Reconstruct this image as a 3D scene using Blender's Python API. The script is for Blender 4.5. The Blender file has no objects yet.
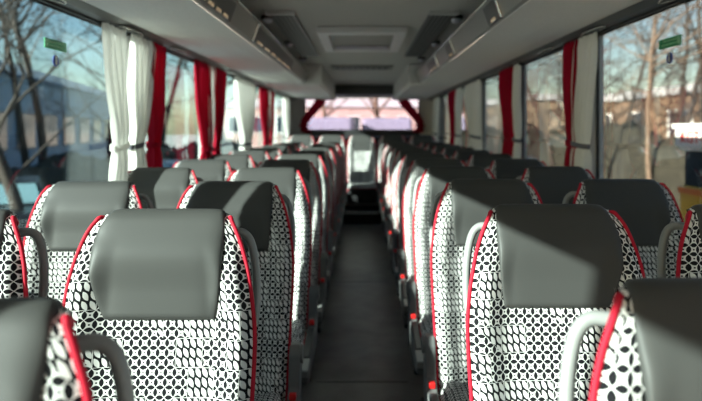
import bpy, bmesh, math, random
from mathutils import Vector, Matrix
C = bpy.context.scene.collection
PI = math.pi
sc = bpy.context.scene

# ------------------------------------------------------------------ materials
def nt_new(name):
    m = bpy.data.materials.new(name); m.use_nodes = True
    nt = m.node_tree; b = nt.nodes['Principled BSDF']
    return m, nt, b
def mat(name, col, rough=.6, metal=0, spec=.5, noise=0, nscale=30, bump=0, bscale=200, trans=0, emit=None, es=0, sheen=0):
    m, nt, b = nt_new(name)
    c = (*col, 1)
    b.inputs['Base Color'].default_value = c
    b.inputs['Roughness'].default_value = rough
    b.inputs['Metallic'].default_value = metal
    b.inputs['Specular IOR Level'].default_value = spec
    b.inputs['Sheen Weight'].default_value = sheen
    tc = nt.nodes.new('ShaderNodeTexCoord')
    if noise:
        n = nt.nodes.new('ShaderNodeTexNoise'); n.inputs['Scale'].default_value = nscale; n.inputs['Detail'].default_value = 4
        nt.links.new(tc.outputs['Object'], n.inputs['Vector'])
        r = nt.nodes.new('ShaderNodeValToRGB')
        r.color_ramp.elements[0].position = .3; r.color_ramp.elements[1].position = .7
        r.color_ramp.elements[0].color = tuple(max(0, x*(1-noise)) for x in col)+(1,)
        r.color_ramp.elements[1].color = tuple(min(1, x*(1+noise)) for x in col)+(1,)
        nt.links.new(n.outputs['Fac'], r.inputs['Fac']); nt.links.new(r.outputs['Color'], b.inputs['Base Color'])
    if bump:
        n = nt.nodes.new('ShaderNodeTexNoise'); n.inputs['Scale'].default_value = bscale; n.inputs['Detail'].default_value = 3
        nt.links.new(tc.outputs['Object'], n.inputs['Vector'])
        bp = nt.nodes.new('ShaderNodeBump'); bp.inputs['Strength'].default_value = bump; bp.inputs['Distance'].default_value = .004
        nt.links.new(n.outputs['Fac'], bp.inputs['Height']); nt.links.new(bp.outputs['Normal'], b.inputs['Normal'])
    if emit:
        b.inputs['Emission Color'].default_value = (*emit, 1); b.inputs['Emission Strength'].default_value = es
    return m

def cloth_mat(name, col, tl=.45):
    """thin woven curtain cloth: part of the light goes through"""
    m, nt, b = nt_new(name)
    b.inputs['Base Color'].default_value = (*col, 1); b.inputs['Roughness'].default_value = .9
    b.inputs['Specular IOR Level'].default_value = .1
    t = nt.nodes.new('ShaderNodeBsdfTranslucent'); t.inputs['Color'].default_value = (*col, 1)
    mx = nt.nodes.new('ShaderNodeMixShader'); mx.inputs['Fac'].default_value = tl
    out = nt.nodes['Material Output']
    nt.links.new(b.outputs[0], mx.inputs[1]); nt.links.new(t.outputs[0], mx.inputs[2]); nt.links.new(mx.outputs[0], out.inputs['Surface'])
    tc = nt.nodes.new('ShaderNodeTexCoord'); n = nt.nodes.new('ShaderNodeTexNoise'); n.inputs['Scale'].default_value = 250
    nt.links.new(tc.outputs['Object'], n.inputs['Vector'])
    bp = nt.nodes.new('ShaderNodeBump'); bp.inputs['Strength'].default_value = .15; bp.inputs['Distance'].default_value = .002
    nt.links.new(n.outputs['Fac'], bp.inputs['Height']); nt.links.new(bp.outputs['Normal'], b.inputs['Normal'])
    return m

def glass_mat(name, tint, refl=1.0):
    m, nt, b = nt_new(name)
    nt.nodes.remove(b)
    t = nt.nodes.new('ShaderNodeBsdfTransparent'); t.inputs['Color'].default_value = (*tint, 1)
    g = nt.nodes.new('ShaderNodeBsdfGlossy'); g.inputs['Roughness'].default_value = .015; g.inputs['Color'].default_value = (.9, .95, 1, 1)
    f = nt.nodes.new('ShaderNodeLayerWeight'); f.inputs['Blend'].default_value = .5
    p5 = nt.nodes.new('ShaderNodeMath'); p5.operation = 'POWER'; p5.inputs[1].default_value = 4.0
    k = nt.nodes.new('ShaderNodeMath'); k.operation = 'MULTIPLY_ADD'; k.inputs[1].default_value = .9*refl; k.inputs[2].default_value = .04*refl; k.use_clamp = True
    nt.links.new(f.outputs['Facing'], p5.inputs[0])
    mx = nt.nodes.new('ShaderNodeMixShader')
    nt.links.new(p5.outputs[0], k.inputs[0]); nt.links.new(k.outputs[0], mx.inputs['Fac'])
    nt.links.new(t.outputs[0], mx.inputs[1]); nt.links.new(g.outputs[0], mx.inputs[2])
    nt.links.new(mx.outputs[0], nt.nodes['Material Output'].inputs['Surface'])
    return m

def fabric_mat(name):
    """white moquette with a black patchwork of petal rings and slanted ovals, 30 mm module, mapped along the cloth"""
    m, nt, b = nt_new(name)
    L = nt.links
    def M(op, a, bb=None, cc=None):
        n = nt.nodes.new('ShaderNodeMath'); n.operation = op
        for i, v in enumerate((a, bb, cc)):
            if v is None: continue
            if isinstance(v, (int, float)): n.inputs[i].default_value = v
            else: L.new(v, n.inputs[i])
        return n.outputs[0]
    uv = nt.nodes.new('ShaderNodeUVMap'); sp = nt.nodes.new('ShaderNodeSeparateXYZ'); L.new(uv.outputs[0], sp.inputs[0])
    u = M('MULTIPLY_ADD', sp.outputs[0], 1/.0212, 100); v = M('MULTIPLY_ADD', sp.outputs[1], 1/.0212, 100)
    fu, fv = M('FRACT', u), M('FRACT', v)
    du = M('MINIMUM', fu, M('SUBTRACT', 1, fu)); dv = M('MINIMUM', fv, M('SUBTRACT', 1, fv))
    def lens(d, f):
        q = M('MULTIPLY_ADD', f, 2, -1); q = M('MULTIPLY', q, q)
        w = M('MULTIPLY_ADD', q, -.30, .30-.06)
        return M('GREATER_THAN', w, d)
    dot = M('LESS_THAN', M('MAXIMUM', M('ABSOLUTE', M('SUBTRACT', fu, .5)), M('ABSOLUTE', M('SUBTRACT', fv, .5))), .085)
    petal = M('MAXIMUM', M('MAXIMUM', lens(du, fv), lens(dv, fu)), dot)
    # slanted ovals
    lu, lv = M('FRACT', M('MULTIPLY', u, 1.333)), M('FRACT', M('MULTIPLY', v, 1.0))
    a = M('ABSOLUTE', M('ADD', M('SUBTRACT', lu, .5), M('MULTIPLY', M('SUBTRACT', lv, .5), .75)))
    d = M('SUBTRACT', M('MULTIPLY', M('SUBTRACT', lu, .5), .6), M('SUBTRACT', lv, .5)); d = M('MULTIPLY', d, d)
    oval = M('GREATER_THAN', M('MULTIPLY_ADD', d, .75, a), .385)
    # patchwork
    bv = M('FLOOR', M('DIVIDE', v, 3)); off = M('MULTIPLY', M('FRACT', M('MULTIPLY', bv, .5)), 3)
    ub = M('DIVIDE', M('ADD', u, off), 3); bu = M('FLOOR', ub)
    wn = nt.nodes.new('ShaderNodeTexWhiteNoise'); cb = nt.nodes.new('ShaderNodeCombineXYZ')
    L.new(bu, cb.inputs[0]); L.new(bv, cb.inputs[1]); L.new(cb.outputs[0], wn.inputs['Vector'])
    n = wn.outputs['Value']
    tri = M('GREATER_THAN', M('FRACT', ub), M('SUBTRACT', 1, M('FRACT', M('DIVIDE', v, 3))))
    isoval = M('MAXIMUM', M('LESS_THAN', n, .27), M('MULTIPLY', M('LESS_THAN', n, .50), tri))
    blk = M('ADD', M('MULTIPLY', isoval, oval), M('MULTIPLY', M('SUBTRACT', 1, isoval), petal))
    # thin white seams round the patches
    eb = M('FRACT', ub); ev = M('FRACT', M('DIVIDE', v, 3))
    seam = M('GREATER_THAN', M('MINIMUM', M('MINIMUM', eb, M('SUBTRACT', 1, eb)), M('MINIMUM', ev, M('SUBTRACT', 1, ev))), .016)
    blk = M('MAXIMUM', M('MULTIPLY', blk, M('MULTIPLY', isoval, seam)), M('MULTIPLY', blk, M('SUBTRACT', 1, isoval)))
    mx = nt.nodes.new('ShaderNodeMix'); mx.data_type = 'RGBA'
    mx.inputs[6].default_value = (.78, .77, .745, 1); mx.inputs[7].default_value = (.012, .012, .014, 1)
    L.new(blk, mx.inputs[0]); L.new(mx.outputs[2], b.inputs['Base Color'])
    b.inputs['Roughness'].default_value = .95; b.inputs['Specular IOR Level'].default_value = .1
    tc = nt.nodes.new('ShaderNodeTexCoord'); ns = nt.nodes.new('ShaderNodeTexNoise'); ns.inputs['Scale'].default_value = 600
    L.new(tc.outputs['Object'], ns.inputs['Vector'])
    bp = nt.nodes.new('ShaderNodeBump'); bp.inputs['Strength'].default_value = .2; bp.inputs['Distance'].default_value = .002
    L.new(ns.outputs['Fac'], bp.inputs['Height']); L.new(bp.outputs['Normal'], b.inputs['Normal'])
    return m

M_ = {}
M_['fabric'] = fabric_mat('seat_moquette')
M_['leather'] = mat('dark_leather', (.054, .054, .052), .5, spec=.27, bump=.06, bscale=500)
M_['red'] = mat('red_piping', (.46, .010, .030), .6, spec=.2)
M_['shell'] = mat('dark_seat_shell', (.045, .046, .05), .55, bump=.1, bscale=400)
M_['silver'] = mat('silver_plastic', (.27, .275, .27), .42, spec=.6)
M_['grey'] = mat('grey_plastic', (.15, .15, .15), .5)
M_['pad'] = mat('armrest_pad', (.03, .034, .038), .45)
M_['redb'] = mat('red_button', (.75, .02, .02), .3)
M_['black'] = mat('black_plastic', (.018, .018, .02), .5)
M_['floor'] = mat('dark_vinyl_floor', (.20, .195, .19), .35, noise=.25, nscale=6, bump=.15, bscale=300)
M_['nosing'] = mat('metal_nosing', (.85, .85, .83), .45)
M_['lowwall'] = mat('dark_wall_carpet', (.05, .05, .055), .9, noise=.2, nscale=80)
M_['ceil'] = mat('ceiling_felt', (.62, .61, .58), .9, noise=.05, nscale=120)
M_['rack'] = mat('rack_felt', (.86, .855, .84), .85, noise=.04, nscale=90)
M_['duct'] = mat('duct_plastic', (.10, .10, .10), .4)
M_['strip'] = mat('service_strip', (.30, .295, .28), .35)
M_['chrome'] = mat('chrome', (.75, .73, .68), .2, metal=1)
M_['lens'] = mat('warm_glint_glow', (.8, .62, .42), .15, emit=(1, .72, .42), es=.12)  # warm colour and faint glow stand in for golden reflections, no lamp
M_['frost'] = mat('frosted_lamp', (.75, .76, .85), .3)
M_['pillar'] = mat('pillar_trim', (.62, .62, .61), .6)
M_['gasket'] = mat('gasket', (.02, .02, .022), .6)
M_['white_curtain'] = cloth_mat('white_curtain', (.78, .77, .73), .35)
M_['red_curtain'] = cloth_mat('red_curtain', (.38, .010, .032), .4)
M_['tie'] = mat('grey_tieback', (.12, .12, .14), .8)
M_['glassL'] = glass_mat('tinted_side_glass', (.46, .555, .59), .45)
M_['glassR'] = glass_mat('tinted_side_glass_b', (.54, .585, .60), 1.25)
M_['glassB'] = glass_mat('rear_glass', (.48, .48, .54), .8)
M_['glassF'] = glass_mat('windscreen_glass', (.35, .36, .37), .8)
M_['green'] = mat('green_sticker', (.02, .30, .12), .5)
M_['green_light'] = mat('pale_green_print', (.35, .7, .45), .5)
M_['blue'] = mat('blue_sticker', (.03, .06, .30), .5)
M_['white'] = mat('white_print', (.85, .85, .83), .5)

# ------------------------------------------------------------------ helpers
def link_mesh(name, bm, m, parent=None, smooth=True):
    me = bpy.data.meshes.new(name); bm.to_mesh(me); bm.free()
    if smooth:
        for p in me.polygons: p.use_smooth = True
    o = bpy.data.objects.new(name, me); C.objects.link(o)
    if m is not None:
        me.materials.append(M_[m] if isinstance(m, str) else m)
    if parent is not None: o.parent = parent
    return o
def tag(o, label=None, cat=None, group=None, kind=None):
    if label: o['label'] = label
    if cat: o['category'] = cat
    if group: o['group'] = group
    if kind: o['kind'] = kind
    return o
def empty(name, loc=(0, 0, 0)):
    o = bpy.data.objects.new(name, None); C.objects.link(o); o.location = loc; o.empty_display_size = .1
    return o
def copy_tree(o, parent=None):
    c = o.copy(); C.objects.link(c)
    if parent is not None: c.parent = parent
    for ch in list(o.children): copy_tree(ch, c)
    return c
def grid(bm, nu, nv, f, uvf=None, close_u=False):
    """f(i/nu, j/nv) -> point"""
    uvl = bm.loops.layers.uv.verify() if uvf else None
    V = [[bm.verts.new(f(i/nu, j/nv)) for i in range(nu + (0 if close_u else 1))] for j in range(nv+1)]
    n = len(V[0])
    for j in range(nv):
        for i in range(nu):
            i2 = (i+1) % n
            fc = bm.faces.new((V[j][i], V[j][i2], V[j+1][i2], V[j+1][i]))
            if uvf:
                for lp, (a, b) in zip(fc.loops, ((i, j), (i+1, j), (i+1, j+1), (i, j+1))):
                    lp[uvl].uv = uvf(a/nu, b/nv)
    return V
def tube(bm, pts, r, n=8, closed=False, caps=True):
    pts = [Vector(p) for p in pts]; N = len(pts)
    rr = r if isinstance(r, (list, tuple)) else [r]*N
    rings = []; ref = None
    for k, p in enumerate(pts):
        a = pts[(k-1) % N] if (closed or k > 0) else p
        b = pts[(k+1) % N] if (closed or k < N-1) else p
        t = (b-a).normalized()
        if ref is None:
            ref = t.orthogonal().normalized()
        ref = (ref - t*ref.dot(t)).normalized()
        s = t.cross(ref)
        rings.append([bm.verts.new(p + rr[k]*(math.cos(2*PI*q/n)*ref + math.sin(2*PI*q/n)*s)) for q in range(n)])
    for k in range(N if closed else N-1):
        A, B = rings[k], rings[(k+1) % N]
        for q in range(n):
            bm.faces.new((A[q], A[(q+1) % n], B[(q+1) % n], B[q]))
    if caps and not closed:
        bm.faces.new(list(reversed(rings[0]))); bm.faces.new(rings[-1])
def smooth_path(P, n=6, closed=False):
    P = [Vector(p) for p in P]; out = []; N = len(P)
    for k in range(N if closed else N-1):
        p0 = P[(k-1) % N] if closed or k > 0 else P[0]*2-P[1]
        p1, p2 = P[k], P[(k+1) % N]
        p3 = P[(k+2) % N] if closed or k+2 < N else P[-1]*2-P[-2]
        for i in range(n):
            t = i/n
            out.append(.5*((2*p1)+(p2-p0)*t+(2*p0-5*p1+4*p2-p3)*t*t+(3*p1-p0-3*p2+p3)*t**3))
    if not closed: out.append(P[-1])
    return out
def box(bm, x0, x1, y0, y1, z0, z1, bev=0, seg=2):
    r = bmesh.ops.create_cube(bm, size=1)
    vs = r['verts']
    bmesh.ops.scale(bm, vec=(abs(x1-x0), abs(y1-y0), abs(z1-z0)), verts=vs)
    bmesh.ops.translate(bm, vec=((x0+x1)/2, (y0+y1)/2, (z0+z1)/2), verts=vs)
    if bev:
        es = list({e for v in vs for e in v.link_edges})
        bmesh.ops.bevel(bm, geom=es, offset=bev, segments=seg, profile=.5, affect='EDGES')
def boxo(name, m, dims, parent=None, bev=0, seg=2):
    bm = bmesh.new(); box(bm, *dims, bev=bev, seg=seg)
    return link_mesh(name, bm, m, parent, smooth=False)
def prism(bm, prof, y0, y1):
    """closed xz profile extruded along y"""
    A = [bm.verts.new((x, y0, z)) for x, z in prof]; B = [bm.verts.new((x, y1, z)) for x, z in prof]
    n = len(prof)
    for i in range(n): bm.faces.new((A[i], A[(i+1) % n], B[(i+1) % n], B[i]))
    bm.faces.new(list(reversed(A))); bm.faces.new(B)
    bmesh.ops.recalc_face_normals(bm, faces=bm.faces)
def cyl(bm, c, axis, r, h, n=20):
    a = Vector(axis).normalized(); c = Vector(c)
    tube(bm, [c-a*h/2, c+a*h/2], r, n)
def struct(o): o['kind'] = 'structure'; return o
def lerp(tab, x):
    if x <= tab[0][0]: return tab[0][1]
    for (a, b), (c, d) in zip(tab, tab[1:]):
        if x <= c:
            t = (x-a)/(c-a); return b+(d-b)*t
    return tab[-1][1]
def sst(a, b, x):
    t = min(1, max(0, (x-a)/(b-a))); return t*t*(3-2*t)

CAMZ = 1.357
# ------------------------------------------------------------------ the coach seat
SPINE = smooth_path([(0, -.015, .40), (0, .005, .50), (0, .04, .65), (0, .072, .80), (0, .098, .95), (0, .118, 1.07), (0, .132, 1.125), (0, .15, 1.15), (0, .172, 1.153), (0, .19, 1.14), (0, .196, 1.11)], 5)
S_LEN = [0]
for a_, b_ in zip(SPINE, SPINE[1:]): S_LEN.append(S_LEN[-1]+(b_-a_).length)
S_TOT = S_LEN[-1]
S_APEX = S_LEN[max(range(len(SPINE)), key=lambda k: SPINE[k].z)]
WID_A = [(.40, .208), (.60, .214), (.78, .220), (.87, .2215), (.93, .217), (.99, .207), (1.05, .192), (1.09, .178), (1.12, .165), (1.15, .148)]   # aisle shoulder
WID_W = [(.40, .208), (.60, .214), (.78, .220), (.90, .2215), (.98, .217), (1.05, .207), (1.10, .191), (1.135, .171), (1.15, .154)]              # window shoulder
AISLE = [1]
def spine_at(s):
    s = min(max(s, 0), S_TOT)
    for k in range(len(S_LEN)-1):
        if s <= S_LEN[k+1]:
            t = (s-S_LEN[k])/(S_LEN[k+1]-S_LEN[k]); p = SPINE[k].lerp(SPINE[k+1], t)
            d = (SPINE[k+1]-SPINE[k]).normalized()
            return p, Vector((0, -d.z, d.y))      # the normal looks forward / up
    return SPINE[-1], Vector((0, 1, 0))
def width_at(s, u=1):
    p, _ = spine_at(s)
    return lerp(WID_A if u*AISLE[0] > 0 else WID_W, p.z) if s <= S_APEX else .150-.02*(s-S_APEX)/(S_TOT-S_APEX)
def front_pt(u, s, lift=0):
    p, n = spine_at(s); w = width_at(s, u); a = abs(u)
    bol = .034*sst(.50, .86, a)*(1-.97*sst(.98, 1.11, p.z if s <= S_APEX else 1.2))
    drop = .030*sst(.86, 1.0, a)*(1-.75*sst(1.0, 1.12, p.z if s <= S_APEX else 1.2))
    off = bol-drop+lift
    return Vector((u*w, p.y, p.z)) + n*off
def s_of_z(z):
    for k in range(len(SPINE)-1):
        if SPINE[k+1].z >= z:
            return S_LEN[k]+(z-SPINE[k].z)/(SPINE[k+1].z-SPINE[k].z)*(S_LEN[k+1]-S_LEN[k])
    return S_APEX

def make_seat(side, aisle, rear=False):
    """side +1: its aisle side is +x. aisle: has an armrest on the aisle side."""
    root = empty('coach_seat'); AISLE[0] = side
    uvf = lambda a, b: ((2*a-1)*.23, b*S_TOT)
    bm = bmesh.new()
    grid(bm, 44, 64, lambda a, b: front_pt(2*a-1, b*S_TOT), uvf)
    link_mesh('backrest', bm, 'fabric', root)
    # leather head pad over the top
    s0, s1 = s_of_z(.915), S_TOT-.012
    def hp(a, b):
        u = 2*a-1; s = s0+(s1-s0)*b; p, n = spine_at(s)
        z = p.z if s <= S_APEX else 1.2
        ta = [(.915, .131), (.96, .138), (1.02, .142), (1.08, .144), (1.12, .143), (1.15, .140), (1.2, .136)]
        tw = [(.915, .126), (.96, .145), (1.02, .162), (1.08, .166), (1.12, .158), (1.15, .143), (1.2, .138)]
        hw = lerp(ta if u*side > 0 else tw, z)
        w = width_at(s, u); uu = u*hw/w
        edge = (1-abs(u)**7)
        endb = sst(0, .03, b)**.6*sst(0, .05, 1-b)
        topf = sst(.45, .72, b)
        puff = (.017+.006*sst(.2, .45, b))*(1-topf)+.008*topf
        base = front_pt(uu, s); mid = front_pt(0, s)
        # the pad is flatter than the bolstered cloth under it
        cu = base.lerp(Vector((base.x, mid.y, mid.z)), .25*(1-abs(u)**3))
        return cu + n*(-.004+(puff+.004)*edge**.45*endb)
    bm = bmesh.new(); grid(bm, 48, 48, lambda a, b: hp(.5-.5*math.cos(PI*(.12+.76*a))/math.cos(PI*.12), b))
    pad = link_mesh('headrest', bm, 'leather', root)
    # piping round the outline
    ZS_ = (.42, .5, .6, .7, .8, .88, .95, 1.0, 1.04, 1.08, 1.11, 1.135, 1.148)
    L_ = [front_pt(-1, s_of_z(z)) for z in ZS_]
    T_ = [Vector((x, .198, 1.118-.004*abs(x))) for x in (-.128, -.07, 0, .07, .128)]
    R_ = [front_pt(1, s_of_z(z)) for z in reversed(ZS_)]
    bm = bmesh.new(); tube(bm, smooth_path(L_+T_+R_, 5), .0052, 8)
    link_mesh('piping', bm, 'red', root)
    # shell
    bm = bmesh.new()
    def sh(a, b):
        u = 2*a-1; s = S_TOT*0+b*s_of_z(1.148); e = front_pt(-1 if u < 0 else 1, s); w = width_at(s, u)
        return Vector((u*w*1.012, e.y+.004+.062*(1-abs(u)**4)*(1-.4*sst(.9, 1, b)), e.z))
    grid(bm, 24, 40, sh)
    link_mesh('back_shell', bm, 'shell', root)
    # grab handle on the aisle-side shoulder
    k = side
    bm = bmesh.new()
    pth = smooth_path([(k*.140, .190, 1.100), (k*.170, .197, 1.098), (k*.190, .196, 1.075), (k*.203, .188, 1.02), (k*.2085, .175, .96), (k*.207, .160, .90), (k*.192, .148, .86)], 5)
    tube(bm, pth, .0105, 10)
    link_mesh('grab_handle', bm, 'silver', root)
    # seat cushion
    bm = bmesh.new()
    def cu(a, b):
        u = 2*a-1; y = .03-.47*b
        side_drop = .055*sst(.86, 1, abs(u))
        fr = .05*sst(.86, 1, b)
        bol = .018*sst(.5, .85, abs(u))
        return Vector((u*.213, y, .450+.012*math.sin(PI*b)+bol-side_drop-fr))
    V = grid(bm, 28, 28, cu, lambda a, b: ((2*a-1)*.23, -.5*b))
    link_mesh('seat_cushion', bm, 'fabric', root)
    bm = bmesh.new()
    edge = [cu(0, b/10) for b in range(11)]
    edge += [cu(a/10, 1) for a in range(1, 10)] + [cu(1, 1-b/10) for b in range(11)]
    tube(bm, edge, .005, 6); link_mesh('cushion_piping', bm, 'red', root)
    bm = bmesh.new()
    box(bm, -.212, .212, -.435, .03, .325, .412, bev=.02)
    link_mesh('cushion_base', bm, 'shell', root, smooth=False)
    if rear:
        boxo('plinth', 'black', (-.21, .21, -.38, .05, .18, .36), root, bev=.01)
        return root
    bm = bmesh.new()
    xs = k*.14
    box(bm, xs-.03, xs+.03, -.30, .0, .03, .34, bev=.008)
    link_mesh('pedestal', bm, 'black', root, smooth=False)
    bm = bmesh.new(); box(bm, xs-.05, xs+.05, -.36, .06, 0, .03, bev=.006)
    link_mesh('foot_plate', bm, 'black', root, smooth=False)
    if aisle:
        ax = k*.234
        bm = bmesh.new()
        # side housing, sloping down to the front
        P = [(.075, .58), (.055, .61), (.02, .61), (.0, .58), (-.02, .475), (-.06, .445), (-.40, .40), (-.43, .38), (-.43, .345), (-.38, .33), (.02, .345), (.06, .385)]
        A = [bm.verts.new((ax-.019, y, z)) for y, z in P]; B = [bm.verts.new((ax+.019, y, z)) for y, z in P]
        n = len(P)
        for i in range(n): bm.faces.new((A[i], A[(i+1) % n], B[(i+1) % n], B[i]))
        bm.faces.new(A); bm.faces.new(list(reversed(B)))
        bmesh.ops.recalc_face_normals(bm, faces=bm.faces)
        bmesh.ops.bevel(bm, geom=list(bm.edges), offset=.006, segments=2, profile=.5, affect='EDGES')
        arm = link_mesh('armrest', bm, 'grey', root, smooth=False)
        bm = bmesh.new(); cyl(bm, (ax+k*.012, .035, .575), (1, 0, 0), .032, .03, 18)
        link_mesh('pivot_cap', bm, 'grey', arm, smooth=False)
        bm = bmesh.new(); box(bm, ax-.012, ax+.012, -.060, -.036, .452, .474, bev=.005)
        link_mesh('recline_button', bm, 'redb', arm, smooth=False)
        def slope(name, m, y0, y1, h0, h1, w):
            bm = bmesh.new()
            box(bm, ax-w, ax+w, y0, y1, h0, h1, bev=.006)
            for v in bm.verts: v.co.z += (v.co.y+.06)*.132
            return link_mesh(name, bm, m, arm, smooth=False)
        slope('arm_pad', 'pad', -.345, -.085, .430, .456, .016)
        slope('arm_tip', 'silver', -.445, -.345, .423, .454, .0215)
    return root

ORD = ['nearest', 'second', 'third', 'fourth', 'fifth', 'sixth', 'seventh', 'eighth', 'ninth', 'tenth', 'eleventh']
PITCH = .75
XA, XW = .463, .985
YL, YR = 1.262, 1.352      # seat origins in the first full row
protos = {}
def place_seat(side, aisle, x, y, label, group, z=0, rear=False, rz=0):
    key = (side, aisle, rear)
    if key not in protos:
        o = protos[key] = make_seat(side, aisle, rear)
    else:
        o = copy_tree(protos[key])
    o.location = (x, y, z); o.rotation_euler = (0, 0, rz)
    tag(o, label, 'seat', group)
    return o
rnd = random.Random(4)
looks = {(-1, 0): 'patterned coach seat cut off at the bottom left corner, grey handle on its shoulder',
         (1, 0): 'patterned coach seat cut off at the bottom right corner, thick pale handle on its shoulder',
         (-1, 1): 'patterned coach seat with sunlit grey headrest, left of aisle, first one seen whole',
         (1, 1): 'patterned coach seat whose headrest is half sunlit, right of aisle, first one seen whole'}
for k in range(0, 11):
    for sd in (-1, 1):
        y = (YL if sd < 0 else YR)+PITCH*(k-1)
        nm = 'left' if sd < 0 else 'right'
        if k == 10 and sd > 0: pass
        lab = looks.get((sd, k)) or f'patterned coach seat beside the aisle on the {nm}, {ORD[k]} row counted from the front'
        place_seat(-sd, True, -.482 if (sd < 0 and k == 0) else -.465 if sd < 0 else .478, y, lab, f'aisle seats on the {nm} side')
        if k >= 1:
            lab = {(-1, 1): 'patterned coach seat at left window edge of photo, only its aisle-side shoulder showing',
                   (1, 1): 'patterned coach seat at right edge of photo, only red-piped shoulder and handle showing'}.get((sd, k)) or \
                f'patterned coach seat beside the {nm} windows, {ORD[k]} row counted from the front'
            place_seat(-sd, False, sd*XW, y, lab, f'window seats on the {nm} side')
for x, t in ((-.92, 'in the left rear corner'), (-.46, 'between left corner and middle'), (0, 'facing straight down the aisle'), (.46, 'between right corner and middle'), (.92, 'in the right rear corner')):
    place_seat(1 if x <= 0 else -1, False, x, 8.86, f'patterned coach seat of the rearmost bench, {t}', 'rear bench seats', z=.09, rear=True)

# ------------------------------------------------------------------ the coach body
YF, YB = -2.7, 10.25
WX = 1.25
PIL_L = [-1.5, .1, 1.62, 3.145, 4.72, 6.3, 7.9, 9.62]
PIL_R = [-1.5, .05, 1.6, 3.21, 4.68, 6.2, 7.75, 9.5]
ZS, ZT = .80, 1.86
struct(boxo('floor', 'floor', (-1.3, 1.3, YF, YB, -.12, 0)))
for i, y in enumerate((1.9, 3.15, 5.2)):
    struct(boxo(f'trim_{i+1}', 'grey', (-.245, .245, y, y+.006, 0, .0025)))
# rear steps
for (a, b, z, w) in ((8.30, 8.52, .17, .26), (8.52, YB, .27, 1.24)):
    s = struct(boxo('trim_step', 'black', (-w, w, a, b, 0, z)))
    boxo('step_nosing', 'nosing', (-.235, .235, a-.006, a+.03, z-.022, z+.005), s)
def side_wall(sd, pil, nm):
    bm = bmesh.new()
    box(bm, sd*WX, sd*(WX+.06), YF, YB, 0, ZS)
    box(bm, sd*WX, sd*(WX+.06), YF, YB, ZT, 2.12)
    struct(link_mesh(f'wall_{nm}', bm, 'lowwall', smooth=False))
    bm = bmesh.new(); box(bm, sd*(WX-.05), sd*(WX), YF, YB, ZS-.05, ZS+.012, bev=.01)
    struct(link_mesh(f'trim_sill_{nm}', bm, 'grey', smooth=False))
    bm = bmesh.new()
    for y in pil:
        box(bm, sd*(WX-.012), sd*(WX+.05), y-.035, y+.035, ZS, ZT)
    struct(link_mesh(f'trim_pillars_{nm}', bm, 'pillar', smooth=False))
    ys = [YF]+pil+[YB]
    for i, (a, b) in enumerate(zip(ys, ys[1:])):
        if i == 0: continue
        a2, b2 = a+.035, min(b-.035, YB-.3 if i == len(ys)-2 else 99)
        if i == len(ys)-2: continue
        bm = bmesh.new()
        w = .014
        for d in ((a2, a2+w, ZS, ZT), (b2-w, b2, ZS, ZT), (a2, b2, ZS, ZS+w), (a2, b2, ZT-w, ZT)):
            box(bm, sd*(WX+.010), sd*(WX+.022), *d)
        fr = struct(link_mesh(f'window_{i if sd < 0 else i+10}', bm, 'gasket', smooth=False))
        p = boxo('glass_pane', 'glassL' if sd < 0 else 'glassR', (sd*(WX+.015), sd*(WX+.021), a2+w, b2-w, ZS+w, ZT-w), fr)
        p['kind'] = 'structure'
    # solid rear quarter and front quarter
    struct(boxo(f'wall_{nm}_rear_quarter', 'pillar', (sd*WX, sd*(WX+.06), pil[-1]+.035, YB, ZS, ZT)))
side_wall(-1, PIL_L, 'left'); side_wall(1, PIL_R, 'right')
# ceiling with outer roof
struct(boxo('ceiling', 'ceil', (-1.31, 1.31, YF, YB+.06, 2.07, 2.13)))
# rear wall round its window
bm = bmesh.new()
for d in ((-1.31, 1.31, 0, 1.31), (-1.31, 1.31, 1.91, 2.07), (-1.31, -1.0, 1.31, 1.91), (1.0, 1.31, 1.31, 1.91)):
    box(bm, d[0], d[1], YB, YB+.06, d[2], d[3])
struct(link_mesh('wall_rear', bm, 'pillar', smooth=False))
struct(boxo('trim_rear_sun_cover', 'black', (-1.0, 1.0, YB-.012, YB, .3, 1.31)))  # black sheet added over the rear wall to subdue its sun patch
struct(boxo('trim_rear_shelf', 'black', (-1.24, 1.24, 9.35, YB, 1.18, 1.215)))
bm = bmesh.new()
for d in ((-1.0, 1.0, 1.31, 1.33), (-1.0, 1.0, 1.885, 1.91), (-1.0, -.98, 1.31, 1.91), (.98, 1.0, 1.31, 1.91)):
    box(bm, d[0], d[1], YB+.01, YB+.05, d[2], d[3])
w = struct(link_mesh('window_30', bm, 'gasket', smooth=False))
boxo('glass_pane', 'glassB', (-.98, .98, YB+.03, YB+.036, 1.33, 1.885), w)['kind'] = 'structure'
struct(boxo('trim_rear_header', 'duct', (-.60, .60, 9.75, YB, 1.90, 2.07), bev=.03))
# front end: dash wall and windscreen
bm = bmesh.new(); box(bm, -1.31, 1.31, YF-.06, YF, -.1, .75); box(bm, -1.31, 1.31, YF-.06, YF, 1.95, 2.13)
struct(link_mesh('wall_front', bm, 'lowwall', smooth=False))
bm = bmesh.new(); box(bm, -1.31, -1.22, YF-.05, YF, .75, 1.95); box(bm, 1.22, 1.31, YF-.05, YF, .75, 1.95)
w = struct(link_mesh('window_31', bm, 'gasket', smooth=False))
boxo('glass_pane', 'glassF', (-1.22, 1.22, YF-.03, YF-.024, .75, 1.95), w)['kind'] = 'structure'

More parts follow.
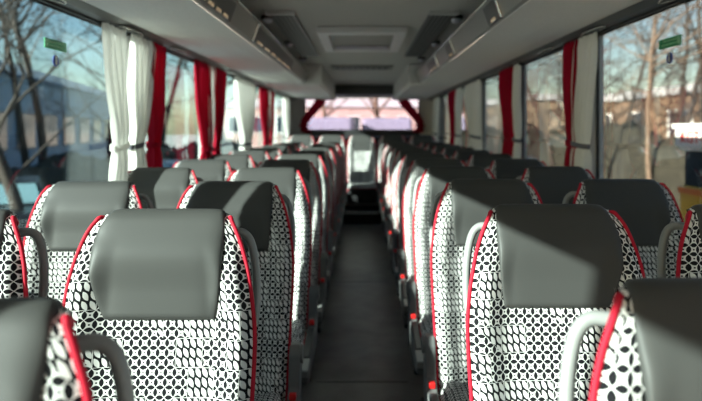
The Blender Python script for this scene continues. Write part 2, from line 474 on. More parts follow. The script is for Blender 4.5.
# ------------------------------------------------------------------ luggage racks
def rack(sd, nm):
    root = empty('luggage_rack', (0, 0, 0))
    tag(root, f'grey felt-lined luggage rack running above the {nm} windows', 'luggage rack')
    X = lambda x: sd*x
    # felt shelf underside, gently bowed
    bm = bmesh.new()
    prof = [(1.11, 1.862), (1.0, 1.851), (.88, 1.848), (.76, 1.851), (.655, 1.858), (.655, 1.875), (.76, 1.87), (1.0, 1.872), (1.11, 1.88)]
    prism(bm, [(X(x), z) for x, z in prof], YF, YB-.02)
    link_mesh('shelf_panel', bm, 'rack', root, smooth=False)
    bm = bmesh.new()
    prof = [(.66, 1.858), (.645, 1.853), (.632, 1.862), (.598, 1.955), (.598, 1.968), (.612, 1.968), (.66, 1.88)]
    prism(bm, [(X(x), z) for x, z in prof], YF, YB-.02)
    link_mesh('front_fascia', bm, 'strip', root, smooth=False)
    bm = bmesh.new(); tube(bm, [(X(.603), YF, 1.975), (X(.603), YB-.02, 1.975)], .010, 8)
    link_mesh('edge_rail', bm, 'chrome', root)
    boxo('recess_shade_panel', 'black', (X(.80), X(.82), YF, YB-.02, 1.88, 2.07), root)  # painted black so the open rack gap reads as deep shade
    bm = bmesh.new(); tube(bm, [(X(.652), YF, 1.853), (X(.652), YB-.02, 1.853)], .0045, 6)
    link_mesh('lower_bead', bm, 'rack', root)
    return root
rack(-1, 'left'); rack(1, 'right')
def duct(sd, nm):
    root = empty('air_duct'); tag(root, f'dark plastic air duct and curtain rail along the {nm} window tops', 'air duct')
    bm = bmesh.new()
    prof = [(1.249, 1.86), (1.20, 1.842), (1.15, 1.845), (1.11, 1.864), (1.11, 1.90), (1.249, 1.90)]
    prism(bm, [(sd*x, z) for x, z in prof], YF, YB-.02)
    link_mesh('duct_body', bm, 'duct', root, smooth=False)
    bm = bmesh.new(); box(bm, sd*1.205, sd*1.193, YF, YB-.02, 1.832, 1.845)
    link_mesh('curtain_rail', bm, 'black', root, smooth=False)
    for y in (1.35, 2.15, 2.95, 3.7, 4.45, 5.2, 5.95, 6.7, 7.45, 8.2):
        bm = bmesh.new()
        bmesh.ops.create_uvsphere(bm, u_segments=16, v_segments=8, radius=1)
        bmesh.ops.scale(bm, vec=(.026, .15, .009), verts=bm.verts)
        bmesh.ops.translate(bm, vec=(sd*1.152, y, 1.843), verts=bm.verts)
        v = link_mesh('air_nozzle', bm, 'black', root)
        bm = bmesh.new()
        tube(bm, [(sd*1.152+.024*math.cos(t*PI/12), y+.14*math.sin(t*PI/12), 1.841) for t in range(24)], .0035, 6, closed=True)
        link_mesh('nozzle_ring', bm, 'chrome', v)
duct(-1, 'left'); duct(1, 'right')

for sd, xi, nm in ((-1, .45, 'left'), (1, .52, 'right')):
    r = empty('rack_locker', (0, 0, 0)); tag(r, f'pale closed locker at the rear end of the {nm} luggage rack', 'locker')
    bm = bmesh.new()
    prism(bm, [(sd*x, z) for x, z in ((.70, 1.838), (xi+.03, 1.838), (xi, 1.865), (xi, 2.068), (.70, 2.068))], 6.55, YB-.03)
    link_mesh('locker_body', bm, 'rack', r, smooth=False)
    for q in range(3):
        y0 = 6.62+q*1.0
        boxo('locker_door', 'ceil', (sd*(xi-.006), sd*(xi+.004), y0, y0+.94, 1.88, 2.05), r, bev=.003)
# service strips on the fascia, with glowing bars standing in for golden reflections
def service_unit(sd, y0, y1, n, label):
    r = empty('rack_glint_unit', (sd*.628, (y0+y1)/2, 1.87)); tag(r, label, 'glint strip', 'glint strip units on the racks')
    ln = (y1-y0)
    bm = bmesh.new(); box(bm, -.008, .008, -ln/2-.05, ln/2+.05, -.012, .075, bev=.004)
    for v in bm.verts: v.co.x -= sd*(v.co.z)*.36
    link_mesh('housing', bm, 'duct', r, smooth=False)
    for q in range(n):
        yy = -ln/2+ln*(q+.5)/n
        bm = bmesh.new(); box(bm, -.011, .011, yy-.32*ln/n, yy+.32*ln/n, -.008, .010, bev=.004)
        link_mesh('lens', bm, 'lens', r, smooth=False)  # glowing bar put in for a golden reflection
    bm = bmesh.new(); box(bm, -.010, .010, -ln/2-.075, -ln/2-.05, -.012, .085, bev=.003)
    for v in bm.verts: v.co.x -= sd*(v.co.z)*.36
    link_mesh('end_trim', bm, 'chrome', r, smooth=False)
service_unit(-1, 2.1, 2.75, 5, 'dark service strip with warm glowing bars for reflections, left rack, first from the front')
service_unit(-1, 3.45, 5.1, 6, 'dark service strip with six glowing bars for reflections, left rack, second from front')
service_unit(1, 2.72, 2.86, 1, 'single warm glowing bar for a reflection on right rack, nearest the camera')
service_unit(1, 4.05, 4.20, 1, 'single warm glowing bar for a reflection on right rack beside the roof hatch')
service_unit(1, 4.9, 5.4, 2, 'pair of warm glowing bars for reflections on right rack, third from the front')
# ceiling lamps in the dark slot between rack and ceiling
for sd, nm in ((-1, 'left'), (1, 'right')):
    for i, y in enumerate((2.9, 3.75, 4.85, 5.95)):
        r = empty('ceiling_spot_lamp', (sd*.60, y, 2.07)); tag(r, f'small frosted round lamp above the {nm} rack edge, {ORD[i]} from the front', 'lamp', 'round lamps above the rack edges')
        bm = bmesh.new(); tube(bm, [(0, 0, 0), (0, 0, -.022)], .042, 20); link_mesh('bezel', bm, 'black', r, smooth=False)
        bm = bmesh.new(); bmesh.ops.create_uvsphere(bm, u_segments=18, v_segments=10, radius=.032)
        bmesh.ops.scale(bm, vec=(1, 1, .8), verts=bm.verts); bmesh.ops.translate(bm, vec=(0, 0, -.024), verts=bm.verts)
        link_mesh('lamp_dome', bm, 'frost', r)
# dark air panels in the ceiling
for sd, nm in ((-1, 'left'), (1, 'right')):
    for i, (a, b) in enumerate(((3.6, 5.75),)):
        r = empty('ceiling_air_panel', (sd*.50, (a+b)/2, 2.07)); tag(r, f'long dark ceiling air panel on the {nm}, ' + 'beside the roof hatch', 'air panel', 'ceiling air panels')
        h = (b-a)/2
        bm = bmesh.new(); box(bm, -.085, .085, -h, h, -.018, 0, bev=.004); link_mesh('panel_frame', bm, 'duct', r, smooth=False)
        bm = bmesh.new()
        for q in range(5): box(bm, -.066+.028*q, -.066+.028*q+.018, -h+.04, h-.04, -.022, -.016)
        link_mesh('grille_slats', bm, 'black', r, smooth=False)
        bm = bmesh.new(); box(bm, -.09, .09, -h-.02, -h+.015, -.024, 0, bev=.004); link_mesh('end_trim', bm, 'pillar', r, smooth=False)
# roof hatch
r = empty('roof_hatch', (0, 4.65, 2.07)); tag(r, 'square pale framed roof hatch in the middle of the ceiling', 'roof hatch')
bm = bmesh.new()
for d in ((-.32, .32, -.52, -.42), (-.32, .32, .42, .52), (-.32, -.24, -.42, .42), (.24, .32, -.42, .42)):
    box(bm, *d, -.05, 0, bev=.012)
link_mesh('hatch_frame', bm, mat('pale_hatch_plastic', (.9, .9, .9), .45), r, smooth=False)
boxo('hatch_lid', mat('hatch_lid', (.40, .39, .36), .5), (-.24, .24, -.42, .42, -.022, -.004), r, bev=.008)
boxo('hatch_lip', 'frost', (-.22, .22, .30, .35, -.05, -.02), r, bev=.008)
# slotted grille behind the hatch
r = empty('ceiling_vent', (0, 6.9, 2.07)); tag(r, 'slotted return air vent in the ceiling behind the roof hatch', 'vent')
boxo('vent_frame', mat('vent_plastic', (.33, .33, .29), .6), (-.36, .36, -.22, .22, -.014, 0), r, bev=.005)
for q in range(9):
    boxo('vent_slot', 'black', (-.31+.07*q, -.31+.07*q+.05, -.12, .12, -.019, -.012), r)
boxo('vent_bar', 'grey', (-.34, .34, -.19, -.15, -.022, -.012), r)

# ------------------------------------------------------------------ curtains
def curtain(sd, colour, y0, y1, anchor, label, tie=1.27, zb=.80, waist=.5, flare=.85, group=None, seed=0):
    rn = random.Random(seed); ph = rn.uniform(0, 6); n = max(4, int((y1-y0)/.055))
    X0 = sd*1.165; W = y1-y0; base = y0 if anchor < 0 else y1 if anchor > 0 else (y0+y1)/2
    def g(z):
        if z >= tie: return waist+(1-waist)*sst(tie-.02, 1.86, z)**.8
        return waist+(flare-waist)*sst(0, .42, tie-z)
    def pt(a, b):
        z = 1.835-(1.835-zb)*b; k = g(z)
        y = base+((y0+W*a)-base)*k
        am = (.020+.016*(1-k))*(.55+.45*sst(0, .06, b)) * (1-.35*math.exp(-((z-tie)/.05)**2))
        x = X0 + am*math.sin(ph+2*PI*n*a+.5*math.sin(3*b+ph)) + .004*math.sin(9*a+14*b)
        return Vector((x, y, z))
    root = empty('curtain', (0, 0, 0))
    bm = bmesh.new(); grid(bm, n*9, 40, pt); link_mesh('curtain_cloth', bm, colour, root)
    if tie > zb:
        yc = base+((y0+W/2)-base)*waist; h = W*waist/2+.012
        bm = bmesh.new()
        prof = [(X0+.035*math.cos(t*PI/10), yc+h*math.sin(t*PI/10)) for t in range(20)]
        A = [[bm.verts.new((x, y, tie+d+.02*sd*0+.01*math.sin(i*PI/10))) for i, (x, y) in enumerate(prof)] for d in (-.013, .013)]
        for i in range(20): bm.faces.new((A[0][i], A[0][(i+1) % 20], A[1][(i+1) % 20], A[1][i]))
        link_mesh('tieback', bm, 'red_curtain' if colour == 'red_curtain' else 'white_curtain' if seed == 2 else 'tie', root)
    # carriers on the rail
    bm = bmesh.new()
    for q in range(n):
        y = y0+W*(q+.5)/n; box(bm, X0-.004, sd*1.2, y-.006, y+.006, 1.825, 1.842)
    link_mesh('carrier_clips', bm, 'black', root, smooth=False)['kind'] = 'stuff'
    tag(root, label, 'curtain', group)
    return root
W_, R_ = 'white_curtain', 'red_curtain'
LW = [(W_, 1.16, 1.58, 1), (W_, 1.66, 1.80, -1),  # unseen pair, added and shaped for the shadow on the seats
      (W_, 2.66, 2.91, 1, 'greenish white curtain at left, before the first window pillar'), (W_, 2.97, 3.30, -1, 'white curtain at left with dark tieback, just behind the first window pillar'), (R_, 3.24, 3.47, -1, 'dark red curtain at left hanging behind the white tied one'),
      (R_, 4.12, 4.50, 1, 'bright red curtain at left before the second window pillar'), (W_, 4.40, 4.66, -1, 'white curtain at left between two bright red curtains'), (R_, 4.60, 5.02, -1, 'wide red curtain at left behind the second window pillar, gathered low'),
      (W_, 5.40, 5.95, 1, 'sunlit white curtain at left before the third window pillar'), (W_, 5.95, 6.40, -1, 'shaded white curtain at left behind the third window pillar'),
      (R_, 6.74, 7.30, 1, 'red curtain at left before the fourth window pillar'), (W_, 7.15, 7.50, -1, 'narrow white curtain at left between red ones near the rear'), (R_, 7.42, 7.78, -1, 'red curtain at left behind the fourth window pillar'),
      (W_, 8.75, 9.35, 1, 'white curtain at left hanging last before the rear corner')]
for i, t in enumerate(LW):
    lab = t[4] if len(t) > 4 else ('unseen white curtain by the front left window, shaped for its shadow, before the pillar' if i == 0 else 'unseen white curtain by the front left window, shaped for its shadow, behind the pillar')
    curtain(-1, t[0], t[1], t[2], t[3], lab, group='curtains at the left windows', seed=i, waist=.4 if i < 2 else .55 if t[2]-t[1] < .3 else .42, tie=1.36 if i < 2 else 1.27 if i < 5 else 1.20)
RW = [(W_, 2.93, 3.25, 1, 'greyish white curtain at right with dark tieback, beside the first window pillar'), (R_, 3.18, 3.42, -1, 'dark red curtain at right hanging behind the white tied one'),
      (W_, 4.38, 4.52, -1, 'narrow white curtain edge at right beside a dark red curtain'), (R_, 4.49, 4.98, -1, 'dark red curtain at right with a light tieback, second pillar'),
      (W_, 5.83, 6.67, -1, 'grey white curtain at right tied low, third window pillar'),
      (W_, 6.92, 7.28, 1, 'pale curtain at right before the fourth window pillar'), (R_, 7.30, 7.88, -1, 'dark red curtain at right, fourth window pillar'),
      (W_, 8.95, 9.6, 1, 'pale curtain at right hanging last before the rear corner')]
for i, t in enumerate(RW):
    curtain(1, t[0], t[1], t[2], t[3], t[4], group='curtains at the right windows', seed=40+i, waist=.62)
def rear_curtain(sd, nm):
    root = empty('curtain'); tag(root, f'dark red curtain drawn aside at the {nm} of the rear window', 'curtain', 'curtains at the rear window')
    def pt(a, b):
        z = 1.90-.62*b
        inner = .60+.36*sst(0, .9, b); outer = .80+.26*sst(0, .75, b)
        if b > .82: inner -= .10*(b-.82)/.18
        x = inner+(outer-inner)*a
        return Vector((sd*x, YB-.07+.014*math.sin(2*PI*5*a+b), z))
    bm = bmesh.new(); grid(bm, 45, 24, pt); link_mesh('curtain_cloth', bm, 'red_curtain', root)
    bm = bmesh.new(); box(bm, sd*.90, sd*1.09, YB-.095, YB-.045, 1.385, 1.41, bev=.006); link_mesh('tieback', bm, 'red_curtain', root, smooth=False)
rear_curtain(-1, 'left'); rear_curtain(1, 'right')

# ------------------------------------------------------------------ window stickers
def sticker(sd, y, z, nm):
    x = sd*(WX+.012)
    r = empty('exit_sticker', (x, y, z)); tag(r, f'green emergency sticker on the {nm} front window', 'sticker')
    w = .085
    boxo('sticker_sheet', 'green', (-.002, .002, -w, w, -.020, .020), r)
    rn = random.Random(3)
    for (y0, z0, z1, n) in ((-.062, .004, .012, 11), (-.062, -.011, -.003, 11)):
        bm = bmesh.new(); yy = y0
        for q in range(n):
            d = rn.uniform(.006, .009)
            for e in (0, d-.0018): box(bm, -sd*.0035, -sd*.0015, yy+e, yy+e+.0018, z0, z1)
            yy += d+.0035
        link_mesh('print_line', bm, 'green_light', r, smooth=False)
    bm = bmesh.new(); box(bm, -sd*.0035, -sd*.0015, -w+.004, -w+.02, -.014, .014); link_mesh('pictogram', bm, 'green_light', r, smooth=False)
    r = empty('round_sticker', (x, y+.0, z-.064)); tag(r, f'round blue sticker with white figure under the green one, {nm} window', 'sticker')
    bm = bmesh.new(); cyl(bm, (0, 0, 0), (1, 0, 0), .023, .003, 28); link_mesh('disc', bm, 'blue', r, smooth=False)
    bm = bmesh.new(); cyl(bm, (-sd*.003, 0, .014), (1, 0, 0), .006, .002, 14); box(bm, -sd*.004, -sd*.002, -.004, .004, -.015, .006)
    link_mesh('figure', bm, 'white', r, smooth=False)
sticker(-1, 2.43, 1.698, 'left'); sticker(1, 2.42, 1.708, 'right')

# ------------------------------------------------------------------ outside
GZ = -1.3
M_['ground'] = mat('thawing_ground', (.42, .40, .37), .95, noise=.4, nscale=.35)
M_['road'] = mat('asphalt', (.24, .24, .25), .9, noise=.3, nscale=1.5)
M_['bark'] = mat('bark', (.05, .038, .03), .95, noise=.35, nscale=12)
M_['paleb'] = mat('pale_bark', (.17, .12, .085), .95, noise=.35, nscale=12)
M_['snow'] = mat('snow_roof', (.45, .46, .48), .7)
M_['blueh'] = mat('blue_cladding', (.045, .17, .30), .5, noise=.25, nscale=1.2)
M_['brown'] = mat('brown_brick', (.17, .11, .07), .9, noise=.35, nscale=1.5)
M_['tan'] = mat('tan_plaster', (.26, .20, .14), .9, noise=.2, nscale=1.0)
M_['pink'] = mat('pink_plaster', (.42, .31, .28), .9, noise=.12, nscale=.8)
M_['pane'] = mat('dark_pane', (.03, .045, .06), .1)
M_['carblack'] = mat('car_black', (.012, .013, .015), .25)
M_['windscreen'] = mat('windscreen', (.20, .34, .38), .15, spec=.8)
M_['tyre'] = mat('tyre', (.02, .02, .02), .9)
M_['yellow'] = mat('yellow_paint', (.90, .52, .02), .35)
M_['orange'] = mat('orange_stripe', (.85, .20, .02), .35)
M_['bluecar'] = mat('blue_car_paint', (.27, .28, .37), .3)
M_['hedge'] = mat('hedge', (.028, .026, .017), .95, noise=.5, nscale=2.5)
g = struct(boxo('ground', 'ground', (-160, 160, -60, 220, GZ-.3, GZ)))
struct(boxo('trim_road', 'road', (-9, 9, -40, 120, GZ, GZ+.01)))

def tree(x, y, h, seed, label, m='bark', lean=0, spread=.5, r0=None, depth=5, fork=.33):
    rn = random.Random(seed)
    root = empty('bare_tree', (x, y, GZ)); tag(root, label, 'tree', 'bare trees outside')
    r0 = r0 or h*.022
    def path(p, d, ln, k):
        pts = [p]; q = p.copy(); dd = d.copy()
        for i in range(k):
            dd = (dd+Vector((rn.uniform(-1, 1), rn.uniform(-1, 1), rn.uniform(-.3, .7)))*.13).normalized()
            q = q+dd*ln/k; pts.append(q.copy())
        return pts, dd
    bt = bmesh.new(); bb = bmesh.new()
    tl = h*.55
    pts, d = path(Vector((0, 0, -.1)), Vector((lean, 0, 1)).normalized(), tl, 7)
    rs = [r0*(1-.55*i/7) for i in range(8)]; rs[0] *= 1.35
    tube(bt, pts, rs, 9)
    cnt = [0]
    def branch(p, d, ln, r, lev):
        if lev == 0 or cnt[0] > 1300: return
        cnt[0] += 1
        k = 4 if lev > 2 else 3
        pp, dd = path(p, d, ln, k)
        tube(bb, pp, [r*(1-.6*i/k) for i in range(k+1)], 5 if lev > 2 else 3, caps=False)
        for i in range(rn.choice((2, 3, 3)) if lev > 1 else 2):
            t = rn.randint(max(1, k-2), k); a = rn.uniform(0, 2*PI)
            o = d.orthogonal().normalized(); o2 = d.cross(o)
            nd = (dd+(o*math.cos(a)+o2*math.sin(a))*rn.uniform(.45, .95)*(.7+spread)+Vector((0, 0, .15))).normalized()
            branch(pp[t], nd, ln*rn.uniform(.6, .8), r*.5, lev-1)
    for i in range(9):
        t = rn.uniform(fork, 1); k = min(6, int(t*7)); p = pts[k].lerp(pts[k+1], t*7-k); a = rn.uniform(0, 2*PI)
        nd = Vector((math.cos(a)*(.5+spread), math.sin(a)*(.5+spread), rn.uniform(.5, 1.1))).normalized()
        branch(p, nd, h*rn.uniform(.16, .26), r0*.34, depth-1)
    branch(pts[-1], d, h*.25, rs[-1]*.9, depth); branch(pts[-1], (d+Vector((.5, .2, 0))).normalized(), h*.22, rs[-1]*.7, depth)
    link_mesh('trunk', bt, m, root); link_mesh('branches', bb, m, root)
# left side
tree(-6.9, 12.4, 9, 11, 'bare tree with a dark leaning trunk close by the left front window', lean=-.34, r0=.15, depth=4)
tree(-13.2, 23.2, 15, 12, 'tall bare tree with a straight thin trunk before the blue hall', r0=.16, depth=6, fork=.5)
tree(-11.6, 21.5, 13, 13, 'forked bare tree behind the green sticker at left', r0=.17, depth=6, fork=.45)
tree(-10.2, 24, 12, 14, 'bushy bare tree seen just before the first left curtain', r0=.14, spread=.8, depth=6)
tree(-8.6, 25, 12, 15, 'bare tree behind the second left window', r0=.15, depth=6)
tree(-8.5, 36, 13, 16, 'bare tree far behind the third left window', depth=6)
for x, y, sd_, t in ((-26, 30, 41, 'nearest the bus'), (-27, 38, 42, 'second along it'), (-24, 44, 43, 'third along it'), (-21, 56, 44, 'farthest along it')):
    tree(x, y, 15, sd_, f'brown bushy bare tree behind the blue hall roof, {t}', 'paleb', r0=.2, spread=.9, depth=6, fork=.3)
# right side
tree(9.6, 19.5, 11, 21, 'pale barked bare tree behind right front window, slim trunk', 'paleb', r0=.09, spread=.7, depth=6)
tree(12.6, 24.5, 13, 22, 'bare tree behind the right sticker, tangled crown', 'bark', r0=.14, spread=.8, depth=6)
tree(14.5, 25, 14, 23, 'bare tree at right photo edge, wide tangled crown', 'bark', r0=.15, spread=.8, depth=6)
tree(7.4, 21.5, 11, 24, 'bare tree with pale crown seen through second right window', 'paleb', r0=.10, spread=.8, depth=6)
tree(8.8, 27, 12, 25, 'bare tree with dark dense crown behind second right window', 'bark', r0=.14, spread=.9, depth=6)
tree(7.8, 35, 13, 26, 'bare tree behind the third right window', 'paleb', r0=.14, spread=.7, depth=6)
tree(11.8, 30, 14, 27, 'tall bare tree behind the first right curtain', 'bark', r0=.14, spread=.7, depth=6)
tree(17, 31, 15, 28, 'bare tree by the brown house at far right', 'bark', r0=.15, spread=.8, depth=6)
tree(13.5, 34, 14, 29, 'bare tree far between right front window and curtain', 'bark', r0=.14, spread=.8, depth=6)
for x, y, sd_, t in ((20, 42, 51, 'first from the bus'), (22, 50, 52, 'second from the bus'), (18, 54, 53, 'third from the bus'), (14, 58, 54, 'fourth from the bus'), (11, 62, 55, 'fifth from the bus'), (24, 40, 56, 'at the photo edge')):
    tree(x, y, 16, sd_, f'bushy bare tree in the far row before the houses at right, {t}', 'bark', r0=.2, spread=.9, depth=6, fork=.15)
# behind the rear window
tree(1.3, 36, 13, 31, 'bare tree right of centre in the rear window', 'paleb', r0=.22)
tree(-2.4, 42, 14, 32, 'bare tree left of centre in the rear window', 'paleb', r0=.2)

def house(name, x0, x1, y0, y1, h, m, roof, label, cat, face, wins=5, group=None, rh=.5, floors=2):
    cx, cy = (x0+x1)/2, (y0+y1)/2
    r = empty(name, (cx, cy, GZ)); tag(r, label, cat, group)
    hx, hy = (x1-x0)/2, (y1-y0)/2
    boxo('wall', m, (-hx, hx, -hy, hy, 0, h), r)
    boxo('roof', roof, (-hx-.4, hx+.4, -hy-.4, hy+.4, h, h+rh), r)
    for fl in range(floors):
        z0 = h*(fl+.35)/floors; z1 = h*(fl+.78)/floors
        for q in range(wins):
            t = (q+.5)/wins*2-1
            if face in 'xX':
                s = 1 if face == 'X' else -1
                f = boxo('window', 'white', (s*(hx-.02), s*(hx+.05), t*hy-hy/wins*.5, t*hy+hy/wins*.5, z0, z1), r)
                boxo('pane', 'pane', (s*(hx+.04), s*(hx+.07), t*hy-hy/wins*.42, t*hy+hy/wins*.42, z0+.12, z1-.12), f)
            else:
                f = boxo('window', 'white', (t*hx-hx/wins*.5, t*hx+hx/wins*.5, -hy-.05, -hy+.02, z0, z1), r)
                boxo('pane', 'pane', (t*hx-hx/wins*.42, t*hx+hx/wins*.42, -hy-.07, -hy-.04, z0+.12, z1-.12), f)
    return r
# long blue hall with a snow-white roof edge, turned a little towards the road
r = empty('hall', (-15.25, 25.0, GZ)); r.rotation_euler = (0, 0, math.radians(12.6)); tag(r, 'long low blue hall with a snow-white roof edge outside the left windows', 'building')
boxo('wall', 'blueh', (-9, -.3, -14, 34, 0, 5.1), r)
bm = bmesh.new(); prism(bm, [(.1, 5.1), (.1, 5.5), (-2.6, 6.25), (-9, 6.4), (-9.3, 5.1)], -14.5, 34.5); link_mesh('roof', bm, mat('deep_snow', (.92, .94, .97), .8), r, smooth=False)
for q in range(12):
    f = boxo('window', 'grey', (-.3, -.24, -13+q*3.9, -13+q*3.9+2.6, 1.6, 3.4), r)
    boxo('pane', 'pane', (-.25, -.21, -12.9+q*3.9, -13+q*3.9+2.5, 1.7, 3.3), f)
house('house', 24, 32, 34, 62, 5.2, 'brown', 'snow', 'long brown house under a snowy roof outside right front window', 'building', 'x', 4, rh=.7, floors=1)
house('house', 16, 24, 58, 76, 5.4, 'tan', 'snow', 'tan house with snowy roof behind the second right window', 'building', 'x', 6, rh=.6, floors=1)
house('house', 12, 18, 84, 104, 6.2, 'tan', 'snow', 'tan house with snowy roof behind the third right window', 'building', 'x', 6, rh=.6, floors=1)
house('apartment_house', -20, 11, 84, 96, 5.6, 'pink', 'snow', 'pale pink house across the road behind the rear window', 'building', 'y', 9, rh=1.2, floors=1)
for i, (x0, x1, y0, y1, h, t) in enumerate(((9.8, 12.2, 10, 60, 2.5, 'brown bare hedge along the road outside the right windows'), (-10.5, -9.3, 14, 50, 1.6, 'low brown hedge before the blue hall outside the left windows'))):
    bm = bmesh.new(); rn = random.Random(i)
    grid(bm, 14, 120, lambda a, b: Vector(((x0+x1)/2+(x1-x0)/2*math.cos(PI*(1-a))*(1+.25*math.sin(31*b+7*a)+rn.uniform(-.12, .12)), y0+(y1-y0)*b, GZ+h*math.sin(PI*a)**.6*(1+.12*math.sin(47*b)+rn.uniform(-.1, .1)))))
    tag(link_mesh('hedge', bm, 'hedge'), t, 'hedge')

def wheel(parent, x, y, r=.32, w=.2):
    bm = bmesh.new(); cyl(bm, (x, y, r), (1, 0, 0), r, w, 24); o = link_mesh('wheel', bm, 'tyre', parent, smooth=False)
    bm = bmesh.new(); cyl(bm, (x, y, r), (1, 0, 0), r*.6, w+.02, 20); link_mesh('hub', bm, 'silver', o, smooth=False)
def car(loc, rz, m, label, wins='windscreen', hh=1.0):
    r = empty('car', (*loc, GZ)); r.rotation_euler = (0, 0, rz); tag(r, label, 'car', 'parked cars')
    P = [(-2.15, .35), (-2.2, .75), (-1.9, .92), (-1.0, 1.0), (-.45, 1.45), (.9, 1.5), (1.75, 1.05), (2.15, .95), (2.2, .4)]
    bm = bmesh.new()
    A = [bm.verts.new((-.85 if z < 1.2 else -.66, y, z*hh)) for y, z in P]; B = [bm.verts.new((.85 if z < 1.2 else .66, y, z*hh)) for y, z in P]
    n = len(P)
    for i in range(n): bm.faces.new((A[i], A[(i+1) % n], B[(i+1) % n], B[i]))
    bm.faces.new(A); bm.faces.new(list(reversed(B))); bmesh.ops.recalc_face_normals(bm, faces=bm.faces)
    bmesh.ops.bevel(bm, geom=list(bm.edges), offset=.06, segments=2, profile=.5, affect='EDGES')
    link_mesh('body', bm, m, r, smooth=False)
    def quad(name, pts, mm):
        bm = bmesh.new(); vs = [bm.verts.new((x, y, z*hh)) for x, y, z in pts]; f = bm.faces.new(vs)
        e = bmesh.ops.extrude_face_region(bm, geom=[f]); nrm = f.normal
        bm.normal_update(); d = f.normal*.015
        for v in e['geom']:
            if isinstance(v, bmesh.types.BMVert): v.co += d
        link_mesh(name, bm, mm, r, smooth=False)
    quad('windscreen', [(-.72, -.98, 1.04), (.72, -.98, 1.04), (.6, -.5, 1.42), (-.6, -.5, 1.42)], wins)
    quad('rear_screen', [(.7, 1.68, 1.1), (-.7, 1.68, 1.1), (-.6, .98, 1.47), (.6, .98, 1.47)], wins)
    for s in (-1, 1):
        quad('side_window', [(s*.80, -.75, 1.06), (s*.80, 1.4, 1.1), (s*.69, .9, 1.42), (s*.69, -.4, 1.38)][::s], 'pane')
        for y in (-1.4, 1.4): wheel(r, s*.78, y)
car((-8.1, 13.4), .5, 'carblack', 'black car parked low outside the left front window')
car((-7.2, 20.5), .15, 'bluecar', 'blue grey car parked outside the second left window')
car((6.3, 23.5), 0, 'carblack', 'dark car parked outside the second right window')
def van(x, y, label):
    r = empty('van', (x, y, GZ)); tag(r, label, 'van', 'vans behind the rear window')
    bm = bmesh.new(); box(bm, -1.0, 1.0, 0, 5.2, .35, 3.05, bev=.12); box(bm, -.95, .95, -.9, .1, .35, 1.5, bev=.12)
    link_mesh('body', bm, 'bluecar', r, smooth=False)
    bm = bmesh.new(); vs = [bm.verts.new(p) for p in ((-.85, -.75, 1.5), (.85, -.75, 1.5), (.8, -.03, 2.4), (-.8, -.03, 2.4), (-.85, .02, 1.5), (.85, .02, 1.5))]
    for f in ((0, 1, 2, 3), (1, 5, 2), (0, 3, 4)): bm.faces.new([vs[i] for i in f])
    link_mesh('windscreen', bm, 'windscreen', r, smooth=False)
    for sx in (-.9, .9):
        boxo('headlamp', 'frost', (sx-.1, sx+.1, -.93, -.85, .8, 1.0), r, bev=.02)
        for yy in (.1, 4): wheel(r, sx, yy, .36)
van(-1.35, 22, 'blue grey van seen left in the rear window'); van(1.0, 23.5, 'blue grey van seen right in the rear window')

# yellow minibus alongside at the right edge
r = empty('minibus', (3.25, 3.6, GZ)); tag(r, 'yellow minibus with a white lettered roof board beside the right front window', 'minibus')
bm = bmesh.new(); box(bm, 0, 1.9, -2.8, 2.5, .35, 2.09, bev=.08); link_mesh('body', bm, 'yellow', r, smooth=False)
bm = bmesh.new(); box(bm, .04, 1.86, -2.76, 2.46, 2.0, 2.46, bev=.05); link_mesh('window_band', bm, 'pane', r, smooth=False)
bm = bmesh.new(); box(bm, -.012, .02, -2.72, 2.45, 2.0, 2.055); link_mesh('stripe', bm, 'orange', r, smooth=False)
bm = bmesh.new(); box(bm, .0, 1.9, -2.8, 2.47, 2.43, 2.50, bev=.02); link_mesh('roof', bm, 'white', r, smooth=False)
for y in (-1.9, .2, 1.9):
    boxo('window_post', 'white', (-.005, .05, y-.05, y+.05, 2.06, 2.45), r)
sb = boxo('roof_board', 'white', (-.03, .05, -.6, 2.47, 2.47, 2.65), r, bev=.008)
boxo('board_cap', 'white', (-.05, .06, -.62, 2.50, 2.65, 2.70), sb, bev=.008)
cu = bpy.data.curves.new('lettering', 'FONT'); cu.body = 'KGT-06'; cu.size = .17; cu.extrude = .004; cu.align_x = 'LEFT'; cu.align_y = 'CENTER'
to = bpy.data.objects.new('lettering', cu); C.objects.link(to)
dg = bpy.context.evaluated_depsgraph_get(); me = bpy.data.meshes.new_from_object(to.evaluated_get(dg)); bpy.data.objects.remove(to)
me.materials.clear(); me.materials.append(mat('red_letter', (.75, .05, .03), .5))
lt = bpy.data.objects.new('lettering', me); C.objects.link(lt); lt.parent = sb
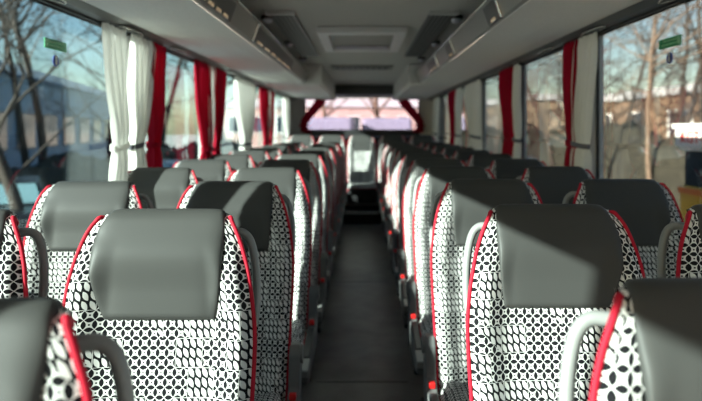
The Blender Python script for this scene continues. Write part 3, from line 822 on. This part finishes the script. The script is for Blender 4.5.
lt.location = (-.035, 2.36, 2.56); lt.rotation_euler = (PI/2, 0, -PI/2)
for y in (-1.9, 1.6): wheel(r, .12, y, .36)

# ------------------------------------------------------------------ light, sky, camera
SUN = Vector((1, .70, -.45)).normalized()
sl = bpy.data.lights.new('sun', 'SUN'); sl.energy = 47; sl.angle = math.radians(.6); sl.color = (1, .81, .64)
so = bpy.data.objects.new('sun', sl); C.objects.link(so); so.rotation_euler = SUN.to_track_quat('-Z', 'Y').to_euler(); so.location = (-8, -8, 6)
wd = bpy.data.worlds.new('world'); sc.world = wd; wd.use_nodes = True
nt = wd.node_tree; bg = nt.nodes['Background']
sky = nt.nodes.new('ShaderNodeTexSky'); sky.sky_type = 'NISHITA'; sky.sun_disc = False
sky.sun_elevation = math.radians(18); sky.sun_rotation = math.radians(225); sky.air_density = 1.0; sky.dust_density = .6; sky.ozone_density = 1.5
tn = nt.nodes.new('ShaderNodeMix'); tn.data_type = 'RGBA'; tn.blend_type = 'MULTIPLY'; tn.inputs[0].default_value = 1
tn.inputs[7].default_value = (1, .88, .77, 1)
nt.links.new(sky.outputs[0], tn.inputs[6]); nt.links.new(tn.outputs[2], bg.inputs['Color']); bg.inputs['Strength'].default_value = .47

cd = bpy.data.cameras.new('camera'); co = bpy.data.objects.new('camera', cd); C.objects.link(co)
co.location = (0, 0, CAMZ); co.rotation_euler = (PI/2, 0, 0)
cd.sensor_width = 36; cd.lens = 590/702*36
cd.shift_x = -11/702; cd.shift_y = -72.5/702
cd.clip_start = .05; cd.clip_end = 500
cd.dof.use_dof = True; cd.dof.focus_distance = 1.38; cd.dof.aperture_fstop = 2.8
sc.camera = co
sc.view_settings.view_transform = 'Standard'; sc.view_settings.look = 'None'; sc.view_settings.gamma = 1; sc.view_settings.use_curve_mapping = False
sc.view_settings.exposure = .3
sc.cycles.use_denoising = True
sc.cycles.max_bounces = 10; sc.cycles.transparent_max_bounces = 12
sc.cycles.caustics_reflective = False; sc.cycles.caustics_refractive = False
